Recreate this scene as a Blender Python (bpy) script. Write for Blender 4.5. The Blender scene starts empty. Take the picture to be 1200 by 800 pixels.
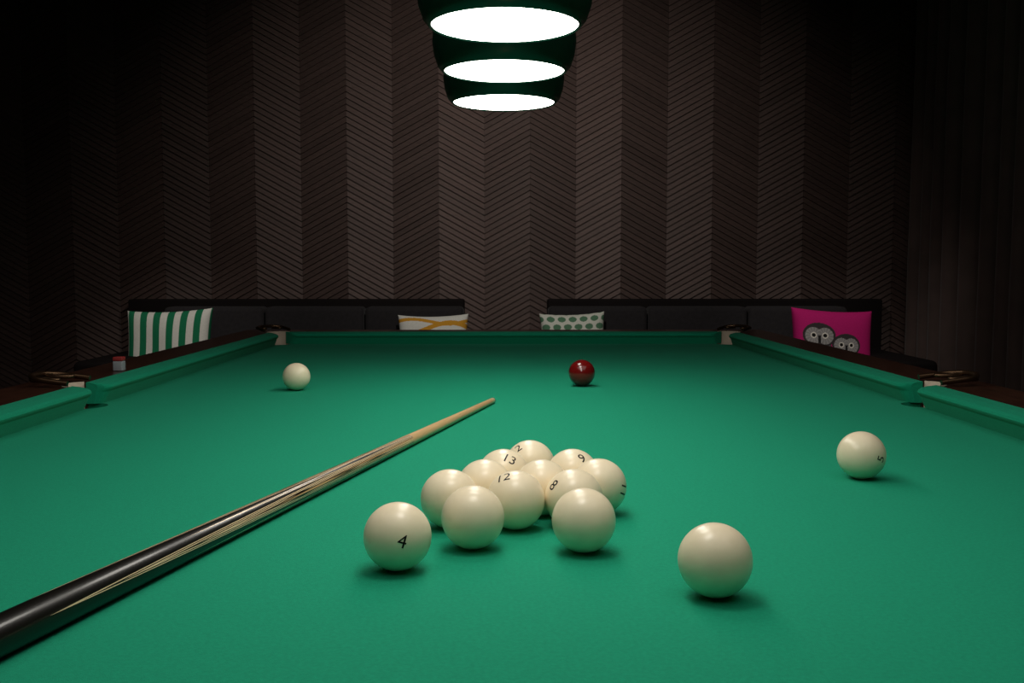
import bpy, bmesh, math, random
from mathutils import Vector, Matrix
random.seed(7)
scene = bpy.context.scene
scene.view_settings.view_transform = 'Standard'
scene.view_settings.look = 'None'
COL = scene.collection
R = math.radians

# ---------------------------------------------------------------- materials
def mat(name, color, rough=0.5, metal=0.0, var=0.0, vscale=8.0, bump=0.0, bscale=200.0,
        coat=0.0, sheen=0.0, attr=None, spec=0.5, stretch=None):
    m = bpy.data.materials.new(name); m.use_nodes = True
    nt = m.node_tree; b = nt.nodes['Principled BSDF']
    b.inputs['Roughness'].default_value = rough
    b.inputs['Metallic'].default_value = metal
    b.inputs['Coat Weight'].default_value = coat
    b.inputs['Coat Roughness'].default_value = 0.08
    b.inputs['Sheen Weight'].default_value = sheen
    b.inputs['Specular IOR Level'].default_value = spec
    tc = nt.nodes.new('ShaderNodeTexCoord')
    vec = tc.outputs['Object']
    if stretch:
        mp = nt.nodes.new('ShaderNodeMapping'); mp.inputs['Scale'].default_value = stretch
        nt.links.new(vec, mp.inputs['Vector']); vec = mp.outputs['Vector']
    if attr:
        at = nt.nodes.new('ShaderNodeAttribute'); at.attribute_name = attr
        base = at.outputs['Color']
    else:
        rgb = nt.nodes.new('ShaderNodeRGB'); rgb.outputs[0].default_value = (*color, 1)
        base = rgb.outputs[0]
    if var > 0:
        n = nt.nodes.new('ShaderNodeTexNoise'); n.inputs['Scale'].default_value = vscale
        n.inputs['Detail'].default_value = 5
        nt.links.new(vec, n.inputs['Vector'])
        mr = nt.nodes.new('ShaderNodeMapRange')
        mr.inputs['From Min'].default_value = 0.3; mr.inputs['From Max'].default_value = 0.7
        mr.inputs['To Min'].default_value = 1 - var; mr.inputs['To Max'].default_value = 1 + var
        nt.links.new(n.outputs['Fac'], mr.inputs['Value'])
        vm = nt.nodes.new('ShaderNodeVectorMath'); vm.operation = 'SCALE'
        nt.links.new(base, vm.inputs[0]); nt.links.new(mr.outputs[0], vm.inputs['Scale'])
        base = vm.outputs[0]
    nt.links.new(base, b.inputs['Base Color'])
    if bump > 0:
        n2 = nt.nodes.new('ShaderNodeTexNoise'); n2.inputs['Scale'].default_value = bscale
        n2.inputs['Detail'].default_value = 3
        nt.links.new(vec, n2.inputs['Vector'])
        bp = nt.nodes.new('ShaderNodeBump'); bp.inputs['Strength'].default_value = bump
        bp.inputs['Distance'].default_value = 0.002
        nt.links.new(n2.outputs['Fac'], bp.inputs['Height'])
        nt.links.new(bp.outputs[0], b.inputs['Normal'])
    return m

def emis(name, color, strength):
    m = bpy.data.materials.new(name); m.use_nodes = True
    nt = m.node_tree; b = nt.nodes['Principled BSDF']
    b.inputs['Base Color'].default_value = (0.8, 0.8, 0.8, 1)
    b.inputs['Emission Color'].default_value = (*color, 1)
    b.inputs['Emission Strength'].default_value = strength
    return m

M_cloth = mat('green_baize', (0.008, 0.300, 0.168), 0.92, var=0.08, vscale=260, bump=0.3, bscale=900, sheen=0.03, spec=0.12)
M_wood = mat('mahogany', (0.050, 0.018, 0.010), 0.35, var=0.35, vscale=14, coat=0.3, stretch=(6, 1, 6))
M_cream = mat('cream_leather', (0.55, 0.46, 0.36), 0.6, var=0.1)
M_bronze = mat('dark_bronze', (0.12, 0.07, 0.04), 0.35, 0.9)
M_leather = mat('black_leather', (0.02, 0.015, 0.012), 0.5, bump=0.2)
M_ivory = mat('ivory_resin', (0.95, 0.83, 0.60), 0.30, var=0.05, vscale=30, coat=0.10)
M_red = mat('burgundy_resin', (0.16, 0.006, 0.006), 0.16, coat=0.4)
M_ink = mat('black_ink', (0.006, 0.006, 0.006), 0.5, spec=0.2)
M_wall = mat('dark_plaster', (0.030, 0.022, 0.020), 0.8, var=0.1)
M_slat = mat('stained_wood_slat', (1, 1, 1), 0.6, var=0.25, vscale=9, attr='Col', stretch=(3, 3, 20), spec=0.3)
M_floor = mat('dark_parquet', (0.05, 0.03, 0.02), 0.4, var=0.3, stretch=(8, 1, 1))
M_ceil = mat('dark_ceiling_paint', (0.03, 0.027, 0.026), 0.9, var=0.05)
M_sofa = mat('charcoal_upholstery', (0.022, 0.020, 0.022), 0.85, var=0.15, vscale=60, bump=0.4, bscale=500, sheen=0.05, spec=0.2)
M_sofaf = mat('black_sofa_frame', (0.007, 0.005, 0.005), 0.8, var=0.1, spec=0.15)
M_curt = mat('brown_velvet', (0.085, 0.055, 0.048), 0.85, var=0.15, bump=0.2, sheen=0.2)
M_fabric = mat('printed_cotton', (1, 1, 1), 0.9, var=0.05, vscale=120, attr='Col', bump=0.3, bscale=400, spec=0.2)
M_shade = mat('green_lamp_glass', (0.004, 0.032, 0.020), 0.35, var=0.08, coat=0.1)
M_lampw = emis('opal_diffuser', (1.0, 0.95, 0.87), 10.5)
M_brass = mat('brass', (0.4, 0.28, 0.12), 0.3, 1.0)
M_cord = mat('black_cord', (0.01, 0.01, 0.01), 0.6)

def cue_material():
    m = bpy.data.materials.new('spliced_lacquered_cue'); m.use_nodes = True
    nt = m.node_tree; b = nt.nodes['Principled BSDF']
    L = nt.links.new
    b.inputs['Roughness'].default_value = 0.35; b.inputs['Coat Weight'].default_value = 0.25
    b.inputs['Specular IOR Level'].default_value = 0.3
    b.inputs['Coat Roughness'].default_value = 0.1
    def M(op, *a):
        n = nt.nodes.new('ShaderNodeMath'); n.operation = op
        for i, x in enumerate(a):
            if isinstance(x, (int, float)): n.inputs[i].default_value = x
            else: L(x, n.inputs[i])
        return n.outputs[0]
    def ramp(fac, stops):
        n = nt.nodes.new('ShaderNodeValToRGB'); n.color_ramp.interpolation = 'CONSTANT'
        el = n.color_ramp.elements
        el[0].position = stops[0][0]; el[0].color = (*stops[0][1], 1)
        el[1].position = stops[1][0]; el[1].color = (*stops[1][1], 1)
        for p, c_ in stops[2:]:
            e = el.new(p); e.color = (*c_, 1)
        L(fac, n.inputs[0]); return n.outputs[0]
    def mix(f_, a, b_):
        n = nt.nodes.new('ShaderNodeMix'); n.data_type = 'RGBA'
        L(f_, n.inputs[0]); L(a, n.inputs[6]); L(b_, n.inputs[7]); return n.outputs[2]
    tc = nt.nodes.new('ShaderNodeTexCoord'); sx = nt.nodes.new('ShaderNodeSeparateXYZ')
    L(tc.outputs['Object'], sx.inputs[0])
    X, Y, Z = sx.outputs
    phi = M('ARCTAN2', Z, X)
    NP = 4
    u = M('ADD', M('MULTIPLY', phi, NP / (2 * math.pi)), 10.0 - 165 * NP / 360.0)
    tri = M('MULTIPLY', M('PINGPONG', u, 0.5), 2.0)          # 0 = centre of light point, 1 = centre of ebony point
    w0 = M('DIVIDE', M('SUBTRACT', 1.46, Y), 0.90)
    w = M('POWER', M('MAXIMUM', w0, 0.0), 0.85)
    d = M('SUBTRACT', w, tri)
    maple = (0.66, 0.43, 0.21); ebony = (0.005, 0.004, 0.003); cream = (0.95, 0.72, 0.45); rose = (0.18, 0.06, 0.03); tan = (0.62, 0.37, 0.18)
    c1 = ramp(d, [(0, ebony), (0.002, cream), (0.07, ebony), (0.15, cream), (0.22, ebony), (0.31, cream), (0.38, rose), (0.42, ebony), (0.50, tan), (0.66, ebony), (0.72, cream), (0.80, maple)])
    wn = M('MULTIPLY', M('SUBTRACT', 1.25, Y), 0.60)
    d2 = M('SUBTRACT', wn, M('SUBTRACT', 1.0, tri))
    isn = M('MULTIPLY', M('GREATER_THAN', d2, 0.0), M('LESS_THAN', d2, 0.07))
    isn = M('MULTIPLY', isn, M('LESS_THAN', d, 0.0))
    rc = nt.nodes.new('ShaderNodeRGB'); rc.outputs[0].default_value = (*cream, 1)
    c2 = mix(isn, c1, rc.outputs[0])
    mp_ = nt.nodes.new('ShaderNodeRGB'); mp_.outputs[0].default_value = (*maple, 1)
    # long ebony splinters running forward into the maple shaft
    w3 = M('MULTIPLY', M('SUBTRACT', Y, 0.56), 0.62)
    isb = M('MULTIPLY', M('GREATER_THAN', M('SUBTRACT', w3, tri), 0.0), M('LESS_THAN', M('ABSOLUTE', M('SUBTRACT', M('SUBTRACT', w3, tri), 0.05)), 0.05))
    isb = M('MULTIPLY', isb, M('LESS_THAN', Y, 1.05))
    eb = nt.nodes.new('ShaderNodeRGB'); eb.outputs[0].default_value = (*ebony, 1)
    c2b = mix(isb, c2, eb.outputs[0])
    c3 = mix(M('LESS_THAN', Y, 0.56), c2b, mp_.outputs[0])
    tipc = ramp(M('MULTIPLY', Y, 10.0), [(0, (0.28, 0.15, 0.08)), (0.07, (0.68, 0.5, 0.3)), (0.22, maple)])
    c4 = mix(M('LESS_THAN', Y, 0.03), c3, tipc)
    mp = nt.nodes.new('ShaderNodeMapping'); mp.inputs['Scale'].default_value = (160, 6, 160)
    L(tc.outputs['Object'], mp.inputs['Vector'])
    n = nt.nodes.new('ShaderNodeTexNoise'); n.inputs['Scale'].default_value = 1.0; L(mp.outputs[0], n.inputs['Vector'])
    vm = nt.nodes.new('ShaderNodeVectorMath'); vm.operation = 'SCALE'
    L(c4, vm.inputs[0]); L(M('ADD', M('MULTIPLY', n.outputs['Fac'], 0.5), 0.75), vm.inputs['Scale'])
    L(vm.outputs[0], b.inputs['Base Color'])
    return m
M_cue = cue_material()

# ---------------------------------------------------------------- helpers
def link(ob, parent=None):
    COL.objects.link(ob)
    if parent: ob.parent = parent
    return ob
def empty(name, loc=(0, 0, 0)):
    e = bpy.data.objects.new(name, None); e.location = loc; e.empty_display_size = 0.1
    return link(e)
def mesh(name, v, f, m, parent=None, smooth=False, loc=(0, 0, 0), cols=None):
    me = bpy.data.meshes.new(name); me.from_pydata([tuple(p) for p in v], [], f)
    me.validate(); 
    if m: me.materials.append(m)
    if smooth: me.polygons.foreach_set('use_smooth', [True] * len(me.polygons))
    if cols:
        ca = me.color_attributes.new('Col', 'FLOAT_COLOR', 'POINT')
        flat = []
        for c in cols: flat += [c[0], c[1], c[2], 1.0]
        ca.data.foreach_set('color', flat)
    me.update()
    ob = bpy.data.objects.new(name, me); ob.location = loc
    return link(ob, parent)
def rbox(name, size, loc, m, parent=None, bev=0.01, seg=3, smooth=True, rot=(0, 0, 0)):
    bm = bmesh.new(); bmesh.ops.create_cube(bm, size=1)
    bmesh.ops.scale(bm, vec=size, verts=bm.verts)
    if bev > 0:
        bmesh.ops.bevel(bm, geom=bm.edges[:], offset=bev, segments=seg, affect='EDGES', profile=0.5)
    me = bpy.data.meshes.new(name); bm.to_mesh(me); bm.free()
    me.materials.append(m)
    if smooth: me.polygons.foreach_set('use_smooth', [True] * len(me.polygons))
    ob = bpy.data.objects.new(name, me); ob.location = loc; ob.rotation_euler = rot
    return link(ob, parent)
def lathe(name, prof, m, parent=None, loc=(0, 0, 0), n=64, cap=False):
    v = []; f = []
    for r, z in prof:
        for i in range(n):
            a = 2 * math.pi * i / n; v.append((r * math.cos(a), r * math.sin(a), z))
    for k in range(len(prof) - 1):
        for i in range(n):
            j = (i + 1) % n
            f.append((k * n + i, k * n + j, (k + 1) * n + j, (k + 1) * n + i))
    if cap:
        f.append(tuple(range(n))[::-1]); f.append(tuple(range((len(prof) - 1) * n, len(prof) * n)))
    return mesh(name, v, f, m, parent, True, loc)
def bake(ob):
    dg = bpy.context.evaluated_depsgraph_get()
    me = bpy.data.meshes.new_from_object(ob.evaluated_get(dg))
    ob.modifiers.clear(); ob.data = me
def tube(name, pts, rad, m, parent=None, cyclic=False):
    cu = bpy.data.curves.new(name, 'CURVE'); cu.dimensions = '3D'
    sp = cu.splines.new('NURBS'); sp.points.add(len(pts) - 1)
    for p, q in zip(sp.points, pts): p.co = (*q, 1)
    sp.use_endpoint_u = not cyclic; sp.use_cyclic_u = cyclic; sp.order_u = 3; sp.resolution_u = 8
    cu.bevel_depth = rad; cu.bevel_resolution = 4; cu.use_fill_caps = True
    t = bpy.data.objects.new(name + '_c', cu); COL.objects.link(t)
    dg = bpy.context.evaluated_depsgraph_get()
    me = bpy.data.meshes.new_from_object(t.evaluated_get(dg))
    bpy.data.objects.remove(t)
    me.materials.clear(); me.materials.append(m)
    me.polygons.foreach_set('use_smooth', [True] * len(me.polygons))
    ob = bpy.data.objects.new(name, me)
    return link(ob, parent)

# ---------------------------------------------------------------- room
CEIL = 2.95; YB = 5.93; XL = -3.15; XR = 2.62; YF = -1.6
def slab(name, x0, x1, y0, y1, z0, z1, m):
    return rbox(name, (x1 - x0, y1 - y0, z1 - z0), ((x0 + x1) / 2, (y0 + y1) / 2, (z0 + z1) / 2), m, bev=0, smooth=False)
slab('floor', XL - .1, XR + .1, YF - .1, YB + .1, -0.1, 0, M_floor)
slab('ceiling', XL - .1, XR + .1, YF - .1, YB + .1, CEIL, CEIL + .1, M_ceil)
slab('wall_back', XL - .1, XR + .1, YB, YB + .1, 0, CEIL, M_wall)
slab('wall_left', XL - .1, XL, YF, YB, 0, CEIL, M_wall)
slab('wall_right', XR, XR + .1, YF, YB, 0, CEIL, M_wall)
slab('wall_front', XL - .1, XR + .1, YF - .1, YF, 0, CEIL, M_wall)

# chevron slat panelling (real relief)
v = []; f = []; c = []
W = 0.272; P = 0.036; S = 0.150
TONE = {-8: .95, -7: .85, -6: .80, -5: 1.0, -4: .78, -3: 1.08, -2: .84, -1: 1.22, 0: 1.02, 1: .88, 2: 1.25, 3: .80, 4: 1.06, 5: .84, 6: .98, 7: .82}  # per-strip brightness: alternating sheen of the relief painted into the slat colour
k0 = int(math.floor((XL + 0.102) / W)) ; k1 = int(math.ceil((XR + 0.102) / W))
for k in range(k0, k1):
    x0 = max(-0.102 + k * W + 0.0005, XL); x1 = min(-0.102 + (k + 1) * W - 0.0005, XR)
    if x1 - x0 < 0.02: continue
    up = k % 2 == 0
    tone = TONE.get(k, 0.95) * 1.06
    j = 1
    while j * P + S + P < CEIL:
        za = j * P + (0 if up else S); zb = j * P + (S if up else 0)
        t = tone * random.uniform(0.88, 1.12)
        col = (0.078 * t, 0.0495 * t, 0.0430 * t)
        d0 = YB - random.uniform(0.0130, 0.0155); d1 = YB - 0.0035
        b = len(v)
        v += [(x0, YB, za), (x1, YB, zb), (x0, d0, za), (x1, d0, zb), (x0, d1, za + P), (x1, d1, zb + P), (x0, YB, za + P), (x1, YB, zb + P)]
        c += [col] * 8
        f += [(b, b + 1, b + 3, b + 2), (b + 2, b + 3, b + 5, b + 4), (b, b + 2, b + 4, b + 6), (b + 1, b + 7, b + 5, b + 3), (b + 4, b + 5, b + 7, b + 6)]
        j += 1
mesh('chevron_wall_panelling', v, f, M_slat, cols=c)
rbox('baseboard_back', (XR - XL, 0.02, 0.1), ((XL + XR) / 2, YB - 0.012, 0.05), M_sofaf, bev=0.003)

# curtain on the right wall
v = []; f = []
ny = 520; nz = 14; y0 = 2.3; y1 = 5.86
for iz in range(nz + 1):
    z = 0.02 + (CEIL - 0.09) * iz / nz
    for i in range(ny + 1):
        y = y0 + (y1 - y0) * i / ny
        ph = y * 2 * math.pi / 0.165 + 0.9 * math.sin(y * 3.1) + 0.15 * math.sin(z * 2 + y * 5)
        amp = 0.050 + 0.015 * math.sin(y * 7.3 + 1)
        x = 2.43 + amp * math.sin(ph) + 0.012 * math.sin(2 * ph + z)
        v.append((x, y + 0.02 * math.cos(ph), z))
for iz in range(nz):
    for i in range(ny):
        a = iz * (ny + 1) + i
        f.append((a, a + 1, a + ny + 2, a + ny + 1))
cu = mesh('curtain', v, f, M_curt, smooth=True)
md = cu.modifiers.new('s', 'SOLIDIFY'); md.thickness = 0.004
cr = tube('curtain_rail', [(2.44, 2.2, CEIL - 0.035), (2.44, 4, CEIL - 0.035), (2.44, 5.9, CEIL - 0.035)], 0.012, M_bronze)

# ---------------------------------------------------------------- billiard table
Z0 = 0.82; A = 0.8875; B = 1.775; TX = 0.01; TY = 2.165
T = empty('billiard_table', (TX, TY, 0))
PR = 0.047
mids = [(sx * (A + 0.040), 0.0) for sx in (-1, 1)]
cors = [(sx * (A + 0.018), sy * (B + 0.018)) for sx in (-1, 1) for sy in (-1, 1)]
pockets = mids + cors
def cutter():
    bm = bmesh.new()
    for (x, y) in pockets:
        bmesh.ops.create_cone(bm, cap_ends=True, segments=48, radius1=PR, radius2=PR, depth=0.6,
                              matrix=Matrix.Translation((x, y, Z0)))
    me = bpy.data.meshes.new('cut'); bm.to_mesh(me); bm.free()
    o = bpy.data.objects.new('cut', me); o.location = (TX, TY, 0); COL.objects.link(o); return o
cut = cutter()
def cutbake(o, bevel=0.0):
    m1 = o.modifiers.new('b', 'BOOLEAN'); m1.object = cut; m1.operation = 'DIFFERENCE'; m1.solver = 'EXACT'
    if bevel:
        m2 = o.modifiers.new('v', 'BEVEL'); m2.width = bevel; m2.segments = 3; m2.limit_method = 'ANGLE'; m2.angle_limit = R(50)
    bpy.context.view_layer.update()
    bake(o)
bed = rbox('cloth_bed', (2 * (A + .055), 2 * (B + .055), 0.045), (0, 0, Z0 - 0.0225), M_cloth, T, bev=0, smooth=False)
cutbake(bed)
IN = 0.052; OUT = 0.185
def ring(name, ix, iy, ox, oy, z0, z1, m):
    v = []
    for z in (z0, z1):
        v += [(-ox, -oy, z), (ox, -oy, z), (ox, oy, z), (-ox, oy, z), (-ix, -iy, z), (ix, -iy, z), (ix, iy, z), (-ix, iy, z)]
    f = []
    for i in range(4):
        j = (i + 1) % 4
        f.append((i, i + 4, j + 4, j)); f.append((8 + i, 8 + j, 12 + j, 12 + i))
        f.append((i, j, 8 + j, 8 + i)); f.append((4 + i, 12 + i, 12 + j, 4 + j))
    return mesh(name, v, f, m, T)
rail = ring('wood_rail', A + IN, B + IN, A + OUT, B + OUT, Z0 - 0.11, Z0 + 0.047, M_wood)
cutbake(rail, 0.006)
apron = ring('apron', A - 0.02, B - 0.02, A + OUT - 0.04, B + OUT - 0.04, Z0 - 0.26, Z0 - 0.11, M_wood)
bpy.data.objects.remove(cut)
rbox('slate', (2 * (A - .03), 2 * (B - .03), 0.045), (0, 0, Z0 - 0.068), M_sofaf, T, bev=0)

prof = [(0.020, 0.0), (0.008, 0.026), (0.002, 0.032), (0.0, 0.036), (0.002, 0.0400), (0.008, 0.0435), (0.025, 0.0465), (IN, 0.0480), (IN, 0.0)]
def cushion(name, s0, s1, mode0, mode1, place):
    def endpos(s, sign, mode, out):
        if mode == 'c': return s + sign * (out * 0.9)
        return s + sign * (min(out, 0.03) * 0.10)
    secs = []
    qs = [i / 8 for i in range(9)]
    for q in qs: secs.append((0, q))
    for q in qs[::-1]: secs.append((1, q))
    v = []; f = []
    for side, q in secs:
        mode = mode0 if side == 0 else mode1
        rr = 0.026 if mode == 'm' else 0.016
        for (o, z) in prof:
            ret = rr * (1 - math.sqrt(max(0, 1 - (1 - q) ** 2)))
            oo = o + ret * max(0, 1 - o / IN)
            if side == 0: s = endpos(s0, -1, mode0, oo) + rr * q
            else: s = endpos(s1, 1, mode1, oo) - rr * q
            v.append(place(s, oo, Z0 + z))
    n = len(prof)
    for k in range(len(secs) - 1):
        for i in range(n):
            j = (i + 1) % n
            f.append((k * n + i, k * n + j, (k + 1) * n + j, (k + 1) * n + i))
    f.append(tuple(range(n))[::-1]); f.append(tuple(range((len(secs) - 1) * n, len(secs) * n)))
    o = mesh(name, v, f, M_cloth, T)
    bm = bmesh.new(); bm.from_mesh(o.data); bmesh.ops.recalc_face_normals(bm, faces=bm.faces); bm.to_mesh(o.data); bm.free()
    return o
g = 0.050; gm = 0.038
for sx in (-1, 1):
    cushion('cushion_side', -B + g, -gm, 'c', 'm', lambda s, o, z, sx=sx: (sx * (A + o), s, z))
    cushion('cushion_side', gm, B - g, 'm', 'c', lambda s, o, z, sx=sx: (sx * (A + o), s, z))
for sy in (-1, 1):
    cushion('cushion_end', -A + g, A - g, 'c', 'c', lambda s, o, z, sy=sy: (s, sy * (B + o), z))

# pocket liners, irons, nets
for (x, y) in pockets:
    mid = abs(y) < 0.1
    out = Vector((math.copysign(1, x), 0 if mid else math.copysign(1, y))).normalized()
    base = math.atan2(out.y, out.x)
    half = R(66) if mid else R(110)
    v = []; f = []; n = 40
    for i in range(n + 1):
        a = base - half + 2 * half * i / n
        for (r, z) in ((PR - 0.0005, Z0 - 0.10), (PR - 0.0005, Z0 + 0.049), (PR - 0.003, Z0 + 0.049), (PR - 0.003, Z0 - 0.10)):
            v.append((x + r * math.cos(a), y + r * math.sin(a), z))
    for i in range(n):
        for q in range(4):
            w = (q + 1) % 4
            f.append((i * 4 + q, i * 4 + w, (i + 1) * 4 + w, (i + 1) * 4 + q))
    mesh('pocket_liner', v, f, M_cream, T, True)
    lathe('pocket_net', [(PR, Z0 - .1), (PR + .004, Z0 - .16), (PR, Z0 - .24), (0.03, Z0 - .29), (0.002, Z0 - .30)], M_leather, T, (x, y, 0), 32)
    side = Vector((-out.y, out.x))
    c0 = Vector((x, y))
    hw = 0.058; ln = 0.105 if mid else 0.085
    pts = []
    for (sd, o_) in ((-hw, 0.012), (-hw, 0.05), (-hw * .95, ln * .8), (-hw * .5, ln), (0, ln * 1.02), (hw * .5, ln), (hw * .95, ln * .8), (hw, 0.05), (hw, 0.012)):
        q = c0 + side * sd + out * o_
        hz = 0.056 + 0.016 * max(0, (o_ - 0.02) / ln)
        pts.append((q.x, q.y, Z0 + hz))
    tube('pocket_iron', pts, 0.0060, M_bronze, T)
    for sg in (-1, 1):
        pts = []
        for i in range(10):
            a = 2 * math.pi * i / 10
            q = c0 + side * (sg * (0.036 + 0.013 * math.cos(a))) + out * (0.07 + 0.03 * math.sin(a))
            pts.append((q.x, q.y, Z0 + 0.062))
        tube('pocket_strap_loop', pts, 0.005, M_bronze, T, cyclic=True)
for sx in (-1, 1):
    for yy in (-B + 0.05, 0, B - 0.05):
        lathe('leg', [(0.0, 0.001), (.075, 0.001), (.08, .03), (.06, .06), (.05, .1), (.07, .16), (.085, .3), (.07, .42), (.055, .46), (.085, .5), (.085, .56)],
              M_wood, T, (sx * (A - 0.05), yy, 0), 32)

# ---------------------------------------------------------------- balls
BR = 0.034
CAMP = Vector((0, 0, Z0 + 0.301))
def ball(X, Y, m=None, num=None, d=(0, 0), roll=0, line=False):
    bm = bmesh.new(); bmesh.ops.create_uvsphere(bm, u_segments=64, v_segments=40, radius=BR)
    me = bpy.data.meshes.new('billiard_ball'); bm.to_mesh(me); bm.free()
    me.materials.append(m or M_ivory)
    me.polygons.foreach_set('use_smooth', [True] * len(me.polygons))
    o = bpy.data.objects.new('billiard_ball', me); o.location = (X, Y, Z0 + BR + 0.0002)
    link(o)
    if num:
        vw = (CAMP - o.location).normalized()
        rt = Vector((0, 0, 1)).cross(vw).normalized(); upv = vw.cross(rt)
        nrm = (rt * d[0] + upv * d[1] + vw * math.sqrt(max(0, 1 - d[0] ** 2 - d[1] ** 2))).normalized()
        u2 = (upv - nrm * upv.dot(nrm)).normalized(); r2 = u2.cross(nrm).normalized()
        cr, sr = math.cos(R(roll)), math.sin(R(roll))
        r3 = r2 * cr + u2 * sr; u3 = u2 * cr - r2 * sr
        cu = bpy.data.curves.new('t', 'FONT'); cu.body = num; cu.size = 0.0192
        cu.align_x = 'CENTER'; cu.align_y = 'CENTER'
        t = bpy.data.objects.new('t', cu); COL.objects.link(t)
        dg = bpy.context.evaluated_depsgraph_get()
        tm = bpy.data.meshes.new_from_object(t.evaluated_get(dg)); bpy.data.objects.remove(t)
        bm = bmesh.new(); bm.from_mesh(tm)
        if line:
            vs = [bm.verts.new(p) for p in ((-.005, -.0105, 0), (.005, -.0105, 0), (.005, -.0092, 0), (-.005, -.0092, 0))]
            bm.faces.new(vs)
        bmesh.ops.triangulate(bm, faces=bm.faces[:])
        for _ in range(3): bmesh.ops.subdivide_edges(bm, edges=bm.edges[:], cuts=1, use_grid_fill=True)
        for vv in bm.verts:
            p = nrm * BR + r3 * vv.co.x + u3 * vv.co.y
            vv.co = p.normalized() * (BR + 0.00015)
        m2 = bpy.data.meshes.new('number'); bm.to_mesh(m2); bm.free()
        m2.materials.clear(); m2.materials.append(M_ink)
        no = bpy.data.objects.new('number', m2); link(no, o)
    return o
ball(0.196, 0.887)
ball(-0.1044, 0.971, num='4', d=(.13, -.17), roll=-16)
ball(0.517, 1.396, num='5', d=(.78, -.12), roll=75)
ball(-0.510, 2.441)
ball(0.206, 2.521, m=M_red)
ball(0.0872, 1.032)
ball(-0.0313, 1.046)
ball(0.0158, 1.125, num='12', d=(-.42, .74), roll=25)
ball(-0.0607, 1.133)
ball(0.084, 1.133, num='8', d=(-.70, .42), roll=-30)
ball(0.1195, 1.196, num='11', d=(.90, -.12), roll=80)
ball(0.049, 1.191)
ball(-0.021, 1.193)
ball(0.0022, 1.262, num='13', d=(.22, .60), roll=-30)
ball(0.0384, 1.328, num='2', d=(-.46, .66), roll=50)
ball(0.0918, 1.262, num='9', d=(.36, .62), roll=10, line=True)

# ---------------------------------------------------------------- cue (local +Y runs from tip to butt)
tip = Vector((-0.019, 2.20)); but = Vector((-0.391, 0.749))
dv = (but - tip).normalized(); LEN = 1.62
r0 = 0.0062; slope = (0.0162 - 0.0062) / 1.45
prf = [(0.0001, 0.0), (r0 * .8, 0.0), (r0 * .97, 0.003), (r0, 0.006)]
nL = 60
for i in range(nL + 1):
    s = 0.02 + (LEN - 0.03) * i / nL
    prf.append((r0 + slope * min(s, 1.45), s))
prf += [(0.0152, LEN - 0.004), (0.012, LEN), (0.0001, LEN)]
nA = 96; v = []; f = []
for r, s in prf:
    for k in range(nA):
        a = 2 * math.pi * k / nA
        v.append((r * math.cos(a), s, r * math.sin(a)))
for i in range(len(prf) - 1):
    for k in range(nA):
        j = (k + 1) % nA
        f.append((i * nA + k, i * nA + j, (i + 1) * nA + j, (i + 1) * nA + k))
cue = mesh('billiard_cue', v, f, M_cue, smooth=True)
ydir = Vector((dv.x, dv.y, slope)).normalized()
xdir = Vector((-dv.y, dv.x, 0)).normalized() * -1
zdir = xdir.cross(ydir)
cue.matrix_world = Matrix(((xdir.x, ydir.x, zdir.x, tip.x), (xdir.y, ydir.y, zdir.y, tip.y), (xdir.z, ydir.z, zdir.z, Z0 + r0 + 0.0005), (0, 0, 0, 1)))

# ---------------------------------------------------------------- pendant lamps
LZ = Z0 + 0.301 + 0.422
for ly in (0.96, 1.36, 1.76, 2.16, 2.56):
    L = empty('pendant_lamp', (0.006, ly, LZ))
    lathe('shade', [(.128, .004), (.130, .0), (.1335, .001), (.143, .012), (.151, .035), (.1545, .062), (.152, .095), (.14, .125), (.11, .155), (.07, .175), (.04, .185), (.03, .20), (.03, .22), (0.004, .225)], M_shade, L, n=96)
    lathe('diffuser', [(.1295, .003), (.09, .0025), (.04, .002), (.0005, .002)], M_lampw, L, n=96)
    lathe('cap', [(.031, .20), (.034, .215), (.03, .235), (.012, .25), (.006, .27)], M_brass, L, n=32)
    lathe('cord', [(.004, .26), (.004, CEIL - LZ)], M_cord, L, n=12)
    lathe('ceiling_rose', [(.004, CEIL - LZ - .03), (.04, CEIL - LZ - .02), (.05, CEIL - LZ - .001)], M_brass, L, n=32)

# ---------------------------------------------------------------- sofas
def sofa(x0, x1, armside):
    S_ = empty('banquette_sofa', ((x0 + x1) / 2, 5.4, 0))
    w = x1 - x0
    def bx(n, sx, sy, sz, x, y, z, m, bev, seg=4):
        return rbox(n, (sx, sy, sz), (x - (x0 + x1) / 2, y - 5.4, z), m, S_, bev, seg)
    bx('base', w - .02, .78, .24, (x0 + x1) / 2, 5.44, .14, M_sofaf, .01)
    bx('back_frame', w - .01, .09, .93, (x0 + x1) / 2, 5.855, .478, M_sofaf, .012)
    ax0, ax1 = (x0, x0 + .26) if armside < 0 else (x1 - .26, x1)
    bx('arm', .24, .80, .42, (ax0 + ax1) / 2, 5.42, .44, M_sofaf, .03)
    sx0 = x0 + (.26 if armside < 0 else 0); sx1 = x1 - (.26 if armside > 0 else 0)
    n = 3; sw = (sx1 - sx0) / n
    for i in range(n):
        xc = sx0 + sw * (i + .5)
        bx('seat_cushion', sw - .008, .66, .17, xc, 5.36, .345, M_sofa, .035)
        bx('back_cushion', sw - .010, .16, .47, xc, 5.735, .668, M_sofa, .025)
    for xx in (x0 + .08, x1 - .08):
        for yy in (5.12, 5.76): bx('foot', .05, .05, .03, xx, yy, .0155, M_bronze, .004)
sofa(-2.20, -0.215, -1)
sofa(0.265, 2.26, 1)

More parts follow.
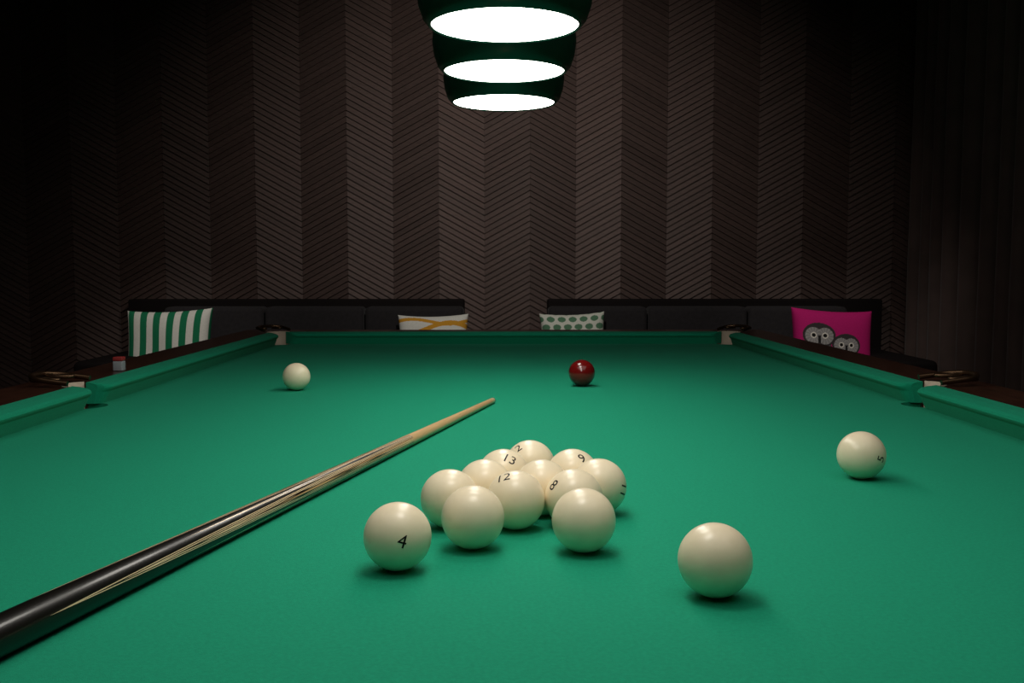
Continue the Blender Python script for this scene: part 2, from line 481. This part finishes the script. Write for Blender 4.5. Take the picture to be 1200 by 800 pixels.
# ---------------------------------------------------------------- pillows
def pillow(X, Y, Zc, w, h, th, cf, tilt=-14, roll=0, yaw=0):
    n = 170; v = []; f = []; c = []
    for side in (-1, 1):
        for i in range(n + 1):
            for j in range(n + 1):
                u = -1 + 2 * j / n; q = -1 + 2 * i / n
                px = u * w / 2 * (1 - 0.07 * (1 - q * q)) ; pz = q * h / 2 * (1 - 0.07 * (1 - u * u))
                t = th / 2 * (max(0, (1 - u ** 4)) ** .5 * max(0, (1 - q ** 4)) ** .5) ** 0.9
                t += 0.004 * math.sin(u * 5 + q * 3) * (1 - u * u) * (1 - q * q)
                v.append((px, side * max(t, 0.0015), pz))
                c.append(cf(u, q))
    N = (n + 1) ** 2
    for sidx in (0, 1):
        for i in range(n):
            for j in range(n):
                a = sidx * N + i * (n + 1) + j
                q4 = (a, a + 1, a + n + 2, a + n + 1)
                f.append(q4 if sidx == 0 else q4[::-1])
    ring_ = [j for j in range(n + 1)] + [i * (n + 1) + n for i in range(1, n + 1)] + [n * (n + 1) + j for j in range(n - 1, -1, -1)] + [i * (n + 1) for i in range(n - 1, 0, -1)]
    for a, b in zip(ring_, ring_[1:] + ring_[:1]):
        f.append((a, a + N, b + N, b))
    o = mesh('throw_pillow', v, f, M_fabric, smooth=True, loc=(X, Y, Zc), cols=c)
    o.rotation_euler = (R(tilt), R(roll), R(yaw))
    return o
WHT = (0.72, 0.72, 0.66)
def stripes(u, q):
    t = ((u + 1) / 2 * 6.2 + 0.35) % 1.0
    return (0.010, 0.18, 0.08) if t > 0.50 else WHT
def waves(u, q):
    a = q - 0.60 - 0.16 * math.sin(u * 2.6 + 0.4)
    a2 = q - 0.80 + 0.08 * math.sin(u * 3.0)
    if abs(a) < 0.07 or abs(a2) < 0.05: return (0.62, 0.30, 0.03)
    for k in (-0.2, 0.15):
        if abs(q - k - 0.18 * math.sin(u * 2.2 + k * 7)) < 0.07: return (0.62, 0.30, 0.03)
    return WHT
def dots(u, q):
    gy = 0.235; row = math.floor(q / gy); fy = q - (row + .5) * gy
    gx = 0.34; uu = u + (gx / 2 if row % 2 else 0)
    fx = uu - (math.floor(uu / gx) + .5) * gx
    return (0.10, 0.22, 0.13) if (fx / 0.125) ** 2 + (fy / 0.085) ** 2 < 1 else (0.66, 0.68, 0.60)
def owls(u, q):
    PK = (0.52, 0.012, 0.16)
    for (cu_, cv, s) in ((0.26, 0.08, 1.0), (-0.43, 0.30, 1.12)):
        x = (u - cu_) / s; y = (q - cv) / s
        for ex in (-0.13, 0.13):
            rr = math.hypot(x - ex, (y - 0.0) * 1.0)
            if rr < 0.045: return (0.01, 0.01, 0.01)
            if rr < 0.070: return (0.80, 0.76, 0.68)
        if abs(x) < 0.03 + 0.25 * max(0, y + 0.04) and -0.17 < y < 0.0: return (0.015, 0.015, 0.015)
        fx = abs(x) - 0.13
        hw = 0.37; hh = 0.29
        if math.hypot(fx, y + 0.01) < 0.19 and (x / hw) ** 2 + (y / hh) ** 2 < 0.92:
            sh = 0.5 + 0.5 * math.sin(math.atan2(y, fx) * 14)
            k = 0.24 + 0.12 * sh
            return (k, k * 0.96, k * 0.95)
        if (x / hw) ** 2 + (y / hh) ** 2 < 1:
            return (0.045, 0.038, 0.04)
        if (x / 0.36) ** 2 + ((y + 0.62) / 0.58) ** 2 < 1:
            if abs(x) > 0.24: return (0.05, 0.04, 0.045)
            st = math.sin(y * 38 + 3 * math.cos(x * 26))
            return (0.30, 0.27, 0.27) if st > -0.1 else (0.07, 0.055, 0.06)
    return PK
pillow(-1.82, 5.40, 0.675, 0.47, 0.46, 0.15, stripes, roll=-2, yaw=0)
pillow(-0.385, 5.54, 0.66, 0.40, 0.42, 0.13, waves, roll=-1)
pillow(0.405, 5.54, 0.67, 0.37, 0.42, 0.13, dots, roll=-2)
pillow(1.82, 5.40, 0.675, 0.45, 0.46, 0.15, owls, roll=3)

# ---------------------------------------------------------------- chalk box on rail
CH = empty('cue_chalk', (-0.955, 2.46, Z0 + 0.0475))
rbox('chalk_block', (.0235, .0235, .024), (0, 0, .0125), mat('pale_chalk', (0.30, 0.33, 0.36), .9), CH, .002)
rbox('label', (.024, .024, .010), (0, 0, .030), mat('red_label', (0.35, 0.03, 0.03), .5), CH, .002)

# ---------------------------------------------------------------- lights
def spot(name, loc, target, power, size, color=(1, .93, .85), radius=0.08, blend=1.0):
    l = bpy.data.lights.new(name, 'SPOT'); l.energy = power; l.spot_size = R(size); l.spot_blend = blend
    l.color = color; l.shadow_soft_size = radius
    o = bpy.data.objects.new(name, l); o.location = loc
    o.rotation_euler = (Vector(target) - Vector(loc)).to_track_quat('-Z', 'Y').to_euler()
    link(o); return o
spot('wall_fill_spot', (0.0, 3.5, 2.85), (0.0, 5.9, 1.25), 92, 98)  # added fill with no visible fixture, brightens the middle of the back wall
spot('sofa_fill_spot', (-1.7, 3.9, 2.85), (-1.85, 5.4, 0.65), 55, 34)  # added unseen fill, lifts the left pillow and sofa
spot('sofa_fill_spot', (1.7, 3.9, 2.85), (1.85, 5.4, 0.65), 55, 34)  # same added fill for the right pillow
al = bpy.data.lights.new('overhead_fill_area', 'AREA'); al.shape = 'RECTANGLE'; al.size = 3.2; al.size_y = 2.6  # invented soft fill above the frame, lifts ball fronts and near table
al.energy = 23; al.color = (1, .93, .84)
ao = bpy.data.objects.new('overhead_fill_area', al); ao.location = (0, 0.5, CEIL - 0.02); link(ao)

w = bpy.data.worlds.new('World'); scene.world = w; w.use_nodes = True
w.node_tree.nodes['Background'].inputs[0].default_value = (0.02, 0.02, 0.02, 1)

# ---------------------------------------------------------------- camera
cam = bpy.data.cameras.new('Camera'); cam.sensor_width = 36; cam.lens = 36 * 1155 / 1200
cam.clip_start = 0.02
co = bpy.data.objects.new('Camera', cam); co.location = CAMP
co.rotation_euler = (R(90 - 4.21), 0, R(-0.6))
link(co); scene.camera = co
